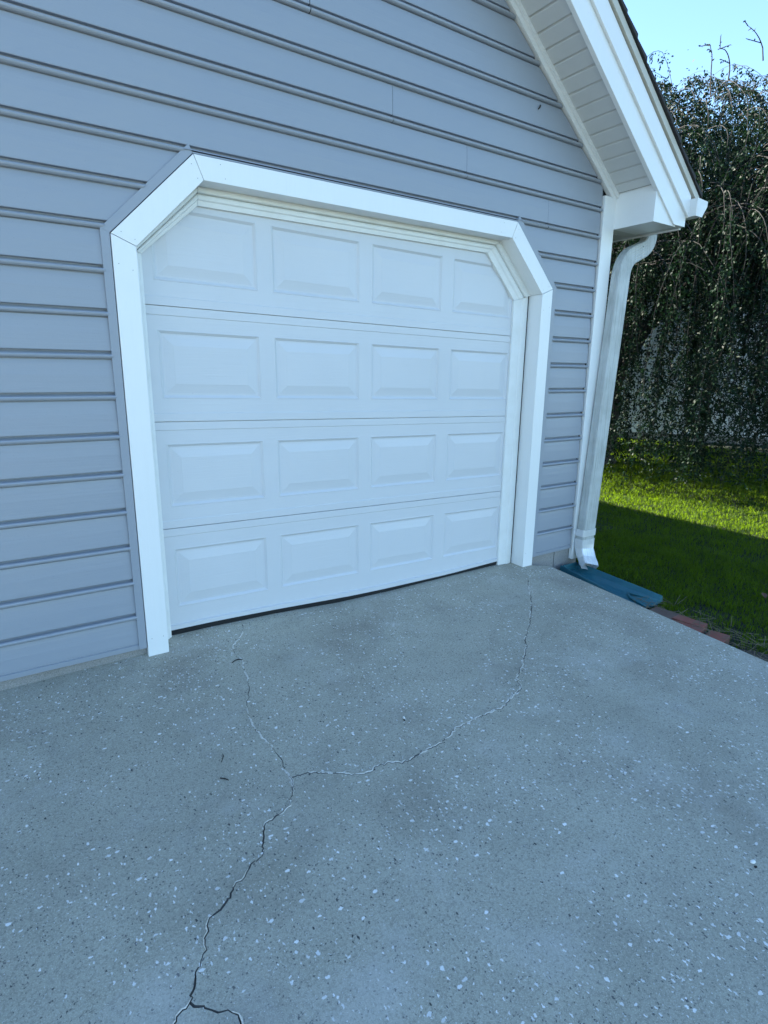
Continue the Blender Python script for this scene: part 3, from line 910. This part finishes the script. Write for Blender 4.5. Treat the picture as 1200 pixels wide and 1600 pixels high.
# ------------------------------------------------------------------ lawn, soil, bricks
def lawn_z(x, y):
    return -0.150 + 0.034 * np.minimum(np.maximum(y, -6), 0) - 0.004 * np.maximum(x - 4, 0) * np.minimum(1, np.maximum(0, (12 - x) / 8))
xs = sorted(set(list(np.linspace(3.3, 18, 50).round(3)) + [-400, -60, -20, -8, 30, 60, 400]))
ys = sorted(set(list(np.linspace(-8, 12, 50).round(3)) + [-400, -60, -20, 20, 60, 400]))
xs_, ys_ = np.array(xs), np.array(ys)
gx, gy = np.meshgrid(xs_, ys_)
gz = lawn_z(np.maximum(gx, 3.3), gy) + 0.012 * np.sin(gx * 1.7) * np.sin(gy * 1.3)
gz = np.where(gx < 3.25, -0.45, gz)                               # passes under the slab
vv = np.stack([gx.ravel(), gy.ravel(), gz.ravel()], 1).tolist()
nxg = len(xs_)
ff = [(j * nxg + i, j * nxg + i + 1, (j + 1) * nxg + i + 1, (j + 1) * nxg + i) for j in range(len(ys_) - 1) for i in range(nxg - 1)]
mb = MB(); mb.mesh(vv, ff)
lawn = mb.build('lawn', M['lawn'], None, smooth=True)
tag(lawn, 'mown green lawn beside the driveway and under the tree', 'lawn', kind='structure')

# bare soil strip along the slab
mb = MB()
rows = []
rr = random.Random(5)
for j in range(60):
    y = 0.02 - j * .07
    e = edge_x(y) - .004
    w = .30 + .07 * math.sin(j * .9) + rr.uniform(-.03, .03)
    z = float(lawn_z(3.8, y))
    rows.append([(e + w * f, y, z + .02 + h + rr.uniform(-.006, .006)) for f, h in ((0, .0), (.12, .004), (.3, .010), (.55, .010), (.8, .002), (1, -.022))])
mb.sweep(rows, caps=False, closed=False)
tag(mb.build('soil_strip', M['soil'], None, smooth=True), 'dark bare soil strip between the slab edge and the lawn', 'soil', kind='structure')

def brick(cx_, cy_, rz, tilt, label, mat, L=.205, Wd=.098, z=None):
    mb = MB(); mb.box((-Wd / 2, -L / 2, -.03), (Wd / 2, L / 2, .03))
    o = mb.build('brick', mat, None, bevel=0.004)
    zz = float(lawn_z(cx_, cy_)) + .018 if z is None else z
    o.location = (cx_, cy_, zz); o.rotation_euler = (tilt, tilt * .7, rz)
    return tag(o, label, 'brick', 'bricks edging the lawn')
brick(3.835, -.925, .10, .02, 'dusty grey red brick closest to the tip of the blue splash block', M['brick_dusty'], L=.16, Wd=.15)
brick(3.775, -1.12, .16, -.01, 'long red brick on the driveway side of the side by side pair', M['brick'])
brick(3.878, -1.085, .16, .03, 'long red brick on the lawn side of the pair, half under grass', M['brick'])
brick(3.805, -1.305, .20, .0, 'bright red brick at the end of the row farthest from the splash block', M['brick'], L=.115, Wd=.16)

# ------------------------------------------------------------------ numpy mesh of many small faces
def cloud(name, verts, faces, mat, tone=None, parent=None, smooth=False):
    me = bpy.data.meshes.new(name)
    nv, nf, k_ = len(verts), len(faces), faces.shape[1]
    me.vertices.add(nv); me.loops.add(nf * k_); me.polygons.add(nf)
    me.vertices.foreach_set('co', verts.astype(np.float32).ravel())
    me.loops.foreach_set('vertex_index', faces.astype(np.int32).ravel())
    me.polygons.foreach_set('loop_start', np.arange(0, nf * k_, k_, dtype=np.int32))
    me.polygons.foreach_set('loop_total', np.full(nf, k_, dtype=np.int32))
    me.update(calc_edges=True)
    me.materials.append(mat)
    if tone is not None:
        at = me.attributes.new('tone', 'FLOAT', 'FACE')
        at.data.foreach_set('value', tone.astype(np.float32))
    o = bpy.data.objects.new(name, me); COL.objects.link(o)
    if parent is not None: o.parent = parent
    return o

# grass blades
def grass():
    pts = []
    def add(x0, x1, y0, y1, dens):
        n = int((x1 - x0) * (y1 - y0) * dens)
        pts.append(np.stack([RNG.uniform(x0, x1, n), RNG.uniform(y0, y1, n)], 1))
    add(3.75, 5.6, -2.2, .6, 7500)
    add(5.6, 7.6, -2.2, 2.6, 4200)
    add(7.6, 10.5, -2.0, 5.0, 2300)
    add(10.5, 13.4, -1.5, 8.0, 900)
    add(3.75, 9.0, -6.0, -2.2, 2600)
    add(9.0, 13.4, -6.0, -2.0, 700)
    add(10.5, 13.4, -2.0, -1.5, 900)
    add(4.25, 5.6, .6, 6.5, 1800)
    add(5.6, 7.6, 2.6, 9.0, 1300)
    add(7.6, 10.5, 5.0, 10.0, 800)
    P = np.concatenate(pts)
    e = 3.660 + (np.minimum(P[:, 1], 0) + .2) * .058
    d = P[:, 0] - e
    keep = (d > .30 + .10 * RNG.standard_normal(len(P)) * .6) & ~((P[:, 0] < 4.2) & (P[:, 1] > -0.0)) & ~((P[:, 0] < 4.14 - .12 * (-P[:, 1])) & (P[:, 1] > -.80) & (P[:, 1] < 0.05))
    keep &= ~((P[:, 0] < 4.25) & (P[:, 1] > -.05))
    thin = (P[:, 0] < e + .75) & (P[:, 1] < -.9) & (RNG.random(len(P)) < .55)
    keep &= ~thin
    P = P[keep]
    n = len(P)
    z = lawn_z(P[:, 0], P[:, 1]) + .012 * np.sin(P[:, 0] * 1.7) * np.sin(P[:, 1] * 1.3)
    clump = .5 + .5 * np.sin(P[:, 0] * 7.3 + 2 * np.sin(P[:, 1] * 5.1)) * np.sin(P[:, 1] * 6.7 + 1.7 * np.sin(P[:, 0] * 4.3))
    h = RNG.uniform(.032, .060, n) * (.75 + .5 * clump)
    far = np.clip((P[:, 0] - 6) / 5, 0, 1)
    h *= 1 + .35 * far
    w = RNG.uniform(.0022, .0038, n) * (1 + 1.6 * far)
    a = RNG.uniform(0, 2 * np.pi, n); lean = RNG.uniform(.15, .95, n); b = RNG.uniform(0, 2 * np.pi, n)
    base = np.stack([P[:, 0], P[:, 1], z - .006], 1)
    side = np.stack([np.cos(a), np.sin(a), np.zeros(n)], 1) * w[:, None]
    ld = np.stack([np.cos(b), np.sin(b), np.zeros(n)], 1)
    up = np.array([0, 0, 1.0])
    mid = base + up * (h * .6)[:, None] + ld * (h * lean * .25)[:, None]
    tip = base + up * (h * (1 - .25 * lean))[:, None] + ld * (h * lean * .8)[:, None]
    V = np.stack([base - side, base + side, mid + side * .75, mid - side * .75, tip], 1).reshape(-1, 3)
    i0 = np.arange(n) * 5
    F = np.concatenate([np.stack([i0, i0 + 1, i0 + 2], 1), np.stack([i0, i0 + 2, i0 + 3], 1), np.stack([i0 + 3, i0 + 2, i0 + 4], 1)])
    tone = np.tile(np.clip(RNG.normal(.45, .25, n) + .2 * (clump - .5), 0, 1), 3)
    o = cloud('grass', V, F, M['grass'], tone)
    tag(o, 'short green grass blades growing on the lawn', 'grass', kind='stuff')
grass()
# dry stalks at the lawn edge
n = 420
y = RNG.uniform(-2.6, -.7, n); x = 3.660 + (y + .2) * .058 + np.abs(RNG.normal(.22, .12, n)) + .02
z = lawn_z(x, y) + RNG.uniform(.03, .06, n)
a = RNG.uniform(0, np.pi, n); L = RNG.uniform(.02, .075, n)
dv = np.stack([np.cos(a), np.sin(a), RNG.normal(0, .22, n)], 1) * L[:, None]
c = np.stack([x, y, z], 1)
pw = np.cross(dv, np.array([0, 0, 1.0])); pw /= np.linalg.norm(pw, axis=1)[:, None]; pw *= .0016
upw = np.array([0, 0, .0018])
V = np.stack([c - dv - pw, c - dv + pw, c + dv + pw, c + dv - pw, c - dv + upw, c + dv + upw], 1).reshape(-1, 3)
i0 = np.arange(n) * 6
F = np.concatenate([np.stack([i0 + a_, i0 + b_, i0 + c_, i0 + d_], 1) for a_, b_, c_, d_ in ((0, 1, 2, 3), (0, 4, 5, 3), (1, 2, 5, 4))])
tag(cloud('dry_stalks', V, F, M['straw']), 'scattered dry straw stalks on the bare soil by the bricks', 'straw', kind='stuff')
mb = MB()                                                        # curled dead leaf on the grass
rows = []
for j in range(9):
    t = j / 8
    w = .032 * math.sin(math.pi * (t * .92 + .05)) + .001
    rows.append([(-.06 + .12 * t, s * w, .012 * abs(s) + .018 * math.sin(t * 2.6) + .004 * math.sin(9 * t + s)) for s in (-1, -.5, 0, .5, 1)])
mb.sweep(rows, caps=False, closed=False)
dl = mb.build('dry_leaf', M['dead_leaf'], None, smooth=True, fix=False)
so = dl.modifiers.new('thick', 'SOLIDIFY'); so.thickness = .0015
dl.scale = (.62, .62, .62)
dl.location = (4.82, -1.13, float(lawn_z(4.82, -1.13)) + .035); dl.rotation_euler = (.15, -.1, .6)
tag(dl, 'curled reddish brown dead leaf lying on the grass', 'leaf')

# ------------------------------------------------------------------ neighbouring house
house = empty('neighbour_house', (13.5, 4, 0))
tag(house, 'white lap sided neighbouring house seen through the weeping branches', 'house')
mb = MB()
HX, HY0, HY1, HZ = 13.5, -2.5, 8.2, 3.9
mb.box((HX + .03, HY0, -.4), (HX + 7, HY1, HZ))
z = .02; 
while z < HZ - .1:
    mb.mesh([(HX + .03, HY0, z), (HX, HY0, z), (HX + .022, HY0, z + .148), (HX + .03, HY0, z + .148), (HX + .03, HY1, z), (HX, HY1, z), (HX + .022, HY1, z + .148), (HX + .03, HY1, z + .148)],
            [(0, 1, 5, 4), (1, 2, 6, 5), (2, 3, 7, 6), (0, 3, 2, 1), (4, 5, 6, 7)])
    z += .15
adopt(mb.build('wall', M['house_white'], None), house)
mb = MB(); mb.box((HX + .004, HY0 + .01, -.4), (HX + .029, HY1 - .01, .018))
adopt(mb.build('foundation', M['block'], None), house)
mb = MB()
mb.mesh([(HX - .5, HY0 - .3, HZ - .1), (HX - .5, HY1 + .3, HZ - .1), (HX + 3.5, HY1 + .3, HZ + 2.1), (HX + 3.5, HY0 - .3, HZ + 2.1), (HX + 7.5, HY1 + .3, HZ - .1), (HX + 7.5, HY0 - .3, HZ - .1),
         (HX - .5, HY0 - .3, HZ + .02), (HX - .5, HY1 + .3, HZ + .02), (HX + 3.5, HY1 + .3, HZ + 2.25), (HX + 3.5, HY0 - .3, HZ + 2.25), (HX + 7.5, HY1 + .3, HZ + .02), (HX + 7.5, HY0 - .3, HZ + .02)],
        [(0, 1, 2, 3), (3, 2, 4, 5), (6, 9, 8, 7), (9, 11, 10, 8), (0, 6, 7, 1), (5, 4, 10, 11), (0, 3, 9, 6), (3, 5, 11, 9), (1, 7, 8, 2), (2, 8, 10, 4)])
adopt(mb.build('roof', M['shingle'], None), house)

house.location = (14.2, 4.7, 0)
house.rotation_euler = (0, 0, .62)                                # its long wall faces the driveway

# ------------------------------------------------------------------ the weeping tree
TB = Vector((9.3, 3.6, float(lawn_z(9.3, 3.6)) - .05))
tree = empty('weeping_tree', TB)
tag(tree, 'dark green weeping tree with long hanging branches behind the garage corner', 'tree')
CC = Vector((10.8, 4.6, 0))
RX, RY = 3.4, 5.4  # crown drawn out unseen behind the garage to shade lawn and house
def dome(x, y):
    r2 = ((x - CC.x) / RX) ** 2 + ((y - CC.y) / RY) ** 2
    return 6.35 - 2.9 * min(1.3, r2) ** 0.8
mb = MB()
def limb(p0, p1, r0, r1, sag=.25, n=9, rr=random.Random(3)):
    p0, p1 = Vector(p0), Vector(p1)
    pts, rad = [], []
    for i in range(n + 1):
        t = i / n
        p = p0.lerp(p1, t) + Vector((rr.gauss(0, .05), rr.gauss(0, .05), sag * math.sin(math.pi * t)))
        if i in (0, n): p = p0.lerp(p1, t)
        pts.append(p); rad.append(r0 * (1 - t) + r1 * t)
    mb.tube(pts, rad, 8)
    return pts
trunk = limb(TB, TB + Vector((.35, .15, 1.7)), .20, .14, 0)
limb(TB + Vector((.02, .05, .0)), TB + Vector((.05, .02, .25)), .30, .19, 0, 3)
fork = TB + Vector((.35, .15, 1.65))
rr = random.Random(9)
mains = []
for i in range(7):
    a = i * 2 * math.pi / 7 + .4
    rad_ = rr.uniform(.35, .7)
    tip = Vector((CC.x + RX * rad_ * math.cos(a), CC.y + RY * rad_ * math.sin(a), 0)); tip.z = dome(tip.x, tip.y) - .35
    mains.append(limb(fork, tip, .10, .03, .3))
limb(fork, (6.3, 5.6, 3.5), .08, .02, .5); limb(fork, (6.6, 7.2, 3.7), .07, .02, .5); limb(TB + Vector((.1, 0, .5)), (8.5, 2.9, 3.7), .07, .025, .3); limb(TB + Vector((.2, .1, 1.1)), (9.4, 2.4, 4.4), .06, .02, .4)  # first two are unseen limbs added to carry the shading clumps
trk = mb.build('trunk', M['bark'], None, smooth=True)
adopt(trk, tree)

leaf_c, leaf_d, leaf_s = [], [], []
tw_v, tw_f = [], []
def add_twig(pts, r0, r1):
    """three-sided tube"""
    n0 = sum(len(v) for v in tw_v)
    pts = np.asarray(pts); n = len(pts)
    t = np.gradient(pts, axis=0); t /= np.linalg.norm(t, axis=1)[:, None] + 1e-9
    u = np.cross(t, np.array([.83, .41, .37])); u /= np.linalg.norm(u, axis=1)[:, None] + 1e-9
    w = np.cross(t, u)
    r = np.linspace(r0, r1, n)[:, None]
    V = np.stack([pts + r * (u * math.cos(a) + w * math.sin(a)) for a in (0, 2.094, 4.189)], 1).reshape(-1, 3)
    tw_v.append(V)
    i = np.arange(n - 1) * 3
    for k_ in range(3):
        j = (k_ + 1) % 3
        tw_f.append(np.stack([i + k_, i + j, i + 3 + j, i + 3 + k_], 1) + n0)
_nv = 0
NSTR = 2750
NG, GRP = 175, []
LOWT = [-.10, -.05, -.10, .15, .12, .05, .3]
LOWS = [(7.5, 1.65), (8.15, 1.25), (8.7, .85), (7.85, 2.1), (8.25, 1.6), (8.8, 1.2), (9.2, .9)]
for s in range(NSTR):
    ph = RNG.uniform(0, 2 * np.pi)
    q_ = RNG.random()
    rad = math.sqrt(RNG.uniform(0.02, 1.0))
    if s < 2600:                                                 # strands hang in tresses of about fifteen
        g = s % NG
        if s < NG: GRP.append((math.sqrt(RNG.uniform(.02, 1)), RNG.uniform(0, 2 * np.pi), RNG.choice([RNG.uniform(.25, 1.1), RNG.uniform(1.0, 3.0), RNG.uniform(2.3, 4.6)], p=[.30, .38, .32]), RNG.normal(0, .10, 3)))
        rad, ph = GRP[g][0], GRP[g][1]
    x, y = CC.x + RX * rad * math.cos(ph) + RNG.normal(0, .15), CC.y + RY * rad * math.sin(ph) + RNG.normal(0, .15)
    low = s >= 2600                                              # the curtain that hangs lowest, over the sunlit grass
    if low:
        hx, hy = LOWS[s % len(LOWS)]
        x, y = hx + RNG.normal(0, .13), hy + RNG.normal(0, .13)
    z = dome(x, y)
    inner = RNG.random() < .45 and not low
    if inner: z -= RNG.uniform(.3, 2.4)
    if z < 1.6: continue
    out = np.array([(x - CC.x) / RX, (y - CC.y) / RY, 0.0]); nrm = np.linalg.norm(out) + 1e-6; out /= nrm
    d = out * RNG.uniform(.35, 1.0) + np.array([RNG.normal(0, .3), RNG.normal(0, .3), RNG.uniform(.1, .75) * (0 if inner else 1)])
    d /= np.linalg.norm(d)
    tipz = (GRP[s % NG][2] + RNG.normal(0, .30)) if s < 2600 else RNG.uniform(.3, 2)
    if low: tipz = LOWT[s % len(LOWS)] + abs(RNG.normal(0, .35))
    az = math.degrees(math.atan2(x - .19, y + 2.94))              # two thin places where the house behind shows through
    if not low and (52.5 < az < 58.5 and RNG.random() < .96 or 60.5 < az < 63.5 and RNG.random() < .8): tipz = max(tipz, RNG.uniform(2.3, 3.4) - .02 * max(0, az - 56))
    zlen = max(.8, z - tipz) * (1.4 if low else 1)
    p = np.array([x, y, z]); pts = [p.copy()]
    step = .13
    if low: d = np.array([RNG.normal(0, .2), RNG.normal(0, .2), .3])
    wob = RNG.normal(0, .03, 3) if low else GRP[s % NG][3] + RNG.normal(0, .04, 3)
    while p[2] > tipz and len(pts) < 60:
        d = d + np.array([0, 0, -.30]) + RNG.normal(0, .10, 3) * np.array([1, 1, .5]) + wob * .22
        if RNG.random() < .1: wob = RNG.normal(0, .06 if low else .22, 3)
        d /= np.linalg.norm(d)
        p = p + d * step
        pts.append(p.copy())
        if len(pts) > zlen / step * 1.6: break
    pts = np.array(pts)
    if len(pts) < 5: continue
    # keep clear of the garage
    if pts[:, 0].min() < 6.7 or ((14.2 - pts[:, 0]) * .814 + (4.7 - pts[:, 1]) * .581).min() < .6: continue
    add_twig(pts, RNG.uniform(.003, .0075), .0013)
    n = len(pts)
    bare = RNG.uniform(.0, .3)
    # side twiglets with leaves
    for i in range(int(n * bare * .5), n):
        for _ in range(3):
            if RNG.random() < .33: continue
            b = pts[i] + (pts[min(i + 1, n - 1)] - pts[i]) * RNG.random()
            td = RNG.normal(0, 1, 3); td[2] = -abs(td[2]) * .9 - .7; td /= np.linalg.norm(td)
            tl = RNG.uniform(.05, .18)
            kx = RNG.integers(4, 9)
            tt = np.linspace(.15, 1, kx)[:, None]
            cc = b + td * tl * tt + np.array([0, 0, -.06]) * tl * tt ** 2
            leaf_c.append(cc + RNG.normal(0, .010, cc.shape))
            ldir = td + RNG.normal(0, .65, cc.shape); ldir /= np.linalg.norm(ldir, axis=1)[:, None]
            leaf_d.append(ldir)
            leaf_s.append(RNG.uniform(.027, .046, kx))
# the sparse arching sprig that leans out over the roof edge
for (p0, d0, L_) in (((9.1, 2.7, 5.0), (-.9, -.1, .75), 1.5), ((8.8, 2.8, 4.95), (-.8, .2, .9), 1.1), ((9.3, 2.4, 5.3), (-.5, -.1, 1.0), .8), ((10.2, 2.2, 5.9), (-.3, -.2, 1), .7), ((9.7, 2.4, 5.6), (-.6, -.2, .8), .8), ((8.6, 3.0, 4.8), (-.9, .1, .6), 1.1)):
    p = np.array(p0); d = np.array(d0); d /= np.linalg.norm(d); pts = [p.copy()]
    for i in range(int(L_ / .08)):
        d = d + np.array([-.05, 0, -.17]) + RNG.normal(0, .07, 3); d /= np.linalg.norm(d); p = p + d * .08; pts.append(p.copy())
    pts = np.array(pts); add_twig(pts, .013, .004)
    for i in range(3, len(pts)):
        if RNG.random() < .55:
            td = RNG.normal(0, 1, 3); td[2] = abs(td[2]) * .4; td /= np.linalg.norm(td)
            kx = 4; tt = np.linspace(.2, 1, kx)[:, None]; tl = RNG.uniform(.08, .22)
            cc = pts[i] + td * tl * tt
            add_twig(np.array([pts[i], pts[i] + td * tl * 1.03]), .008, .006)
            leaf_c.append(cc); ld = td + RNG.normal(0, .6, cc.shape); leaf_d.append(ld / np.linalg.norm(ld, axis=1)[:, None]); leaf_s.append(RNG.uniform(.022, .036, kx))
# dense inner foliage, in clumps, above head height
nc = 1500
a = RNG.uniform(0, 2 * np.pi, nc); rd = np.sqrt(RNG.random(nc)) * .88
cx_, cy_ = CC.x + RX * rd * np.cos(a), CC.y + RY * rd * np.sin(a)
ztop = 6.35 - 2.9 * rd ** 1.6
cz_ = 3.0 + np.maximum(.1, ztop - .45 - 3.0) * RNG.random(nc) ** .8
azc = np.degrees(np.arctan2(cx_ - .19, cy_ + 2.94))
keep = (cx_ > 7.4) & ((14.2 - cx_) * .814 + (4.7 - cy_) * .581 > 1.2) & ~((azc > 52.5) & (azc < 58.5) & (cz_ < 3.8)) & ~((azc > 60.5) & (azc < 63.5) & (cz_ < 3.5))
cx_, cy_, cz_ = (np.concatenate([c[keep], e]) for c, e in ((cx_, RNG.uniform(5.6, 7.3, 34)), (cy_, RNG.uniform(3.8, 8.2, 34)), (cz_, RNG.uniform(2.4, 4.3, 34))))     # unseen clumps added behind the garage to dapple the sunlit lawn
keep = np.ones(len(cx_), bool)
for x, y, z in zip(cx_[keep], cy_[keep], cz_[keep]):
    kx = RNG.integers(60, 110) * (4 if x < 7.35 else 1)  # added clumps get more leaves to block the sun
    cc = np.array([x, y, z]) + RNG.normal(0, 1, (kx, 3)) * np.array([.26, .26, .34])
    leaf_c.append(cc); ld = RNG.normal(0, 1, (kx, 3)); leaf_d.append(ld / np.linalg.norm(ld, axis=1)[:, None]); leaf_s.append(RNG.uniform(.034, .058, kx))
C_, D_, S_ = np.concatenate(leaf_c), np.concatenate(leaf_d), np.concatenate(leaf_s)
ok = C_[:, 2] > .1
C_, D_, S_ = C_[ok], D_[ok], S_[ok]
n = len(C_)
sd = np.cross(D_, RNG.normal(0, 1, (n, 3))); sd /= np.linalg.norm(sd, axis=1)[:, None]
L_ = S_[:, None]
V = np.stack([C_ - D_ * L_ * .1, C_ + D_ * L_ * .45 + sd * L_ * .34, C_ + D_ * L_ * 1.05, C_ + D_ * L_ * .45 - sd * L_ * .34], 1).reshape(-1, 3)
i0 = np.arange(n) * 4
F = np.stack([i0, i0 + 1, i0 + 2, i0 + 3], 1)
adopt(cloud('crown', V, F, M['leaf'], RNG.random(n)), tree)
adopt(cloud('hanging_branches', np.concatenate(tw_v), np.concatenate(tw_f), M['twig']), tree)
print('leaves', n)
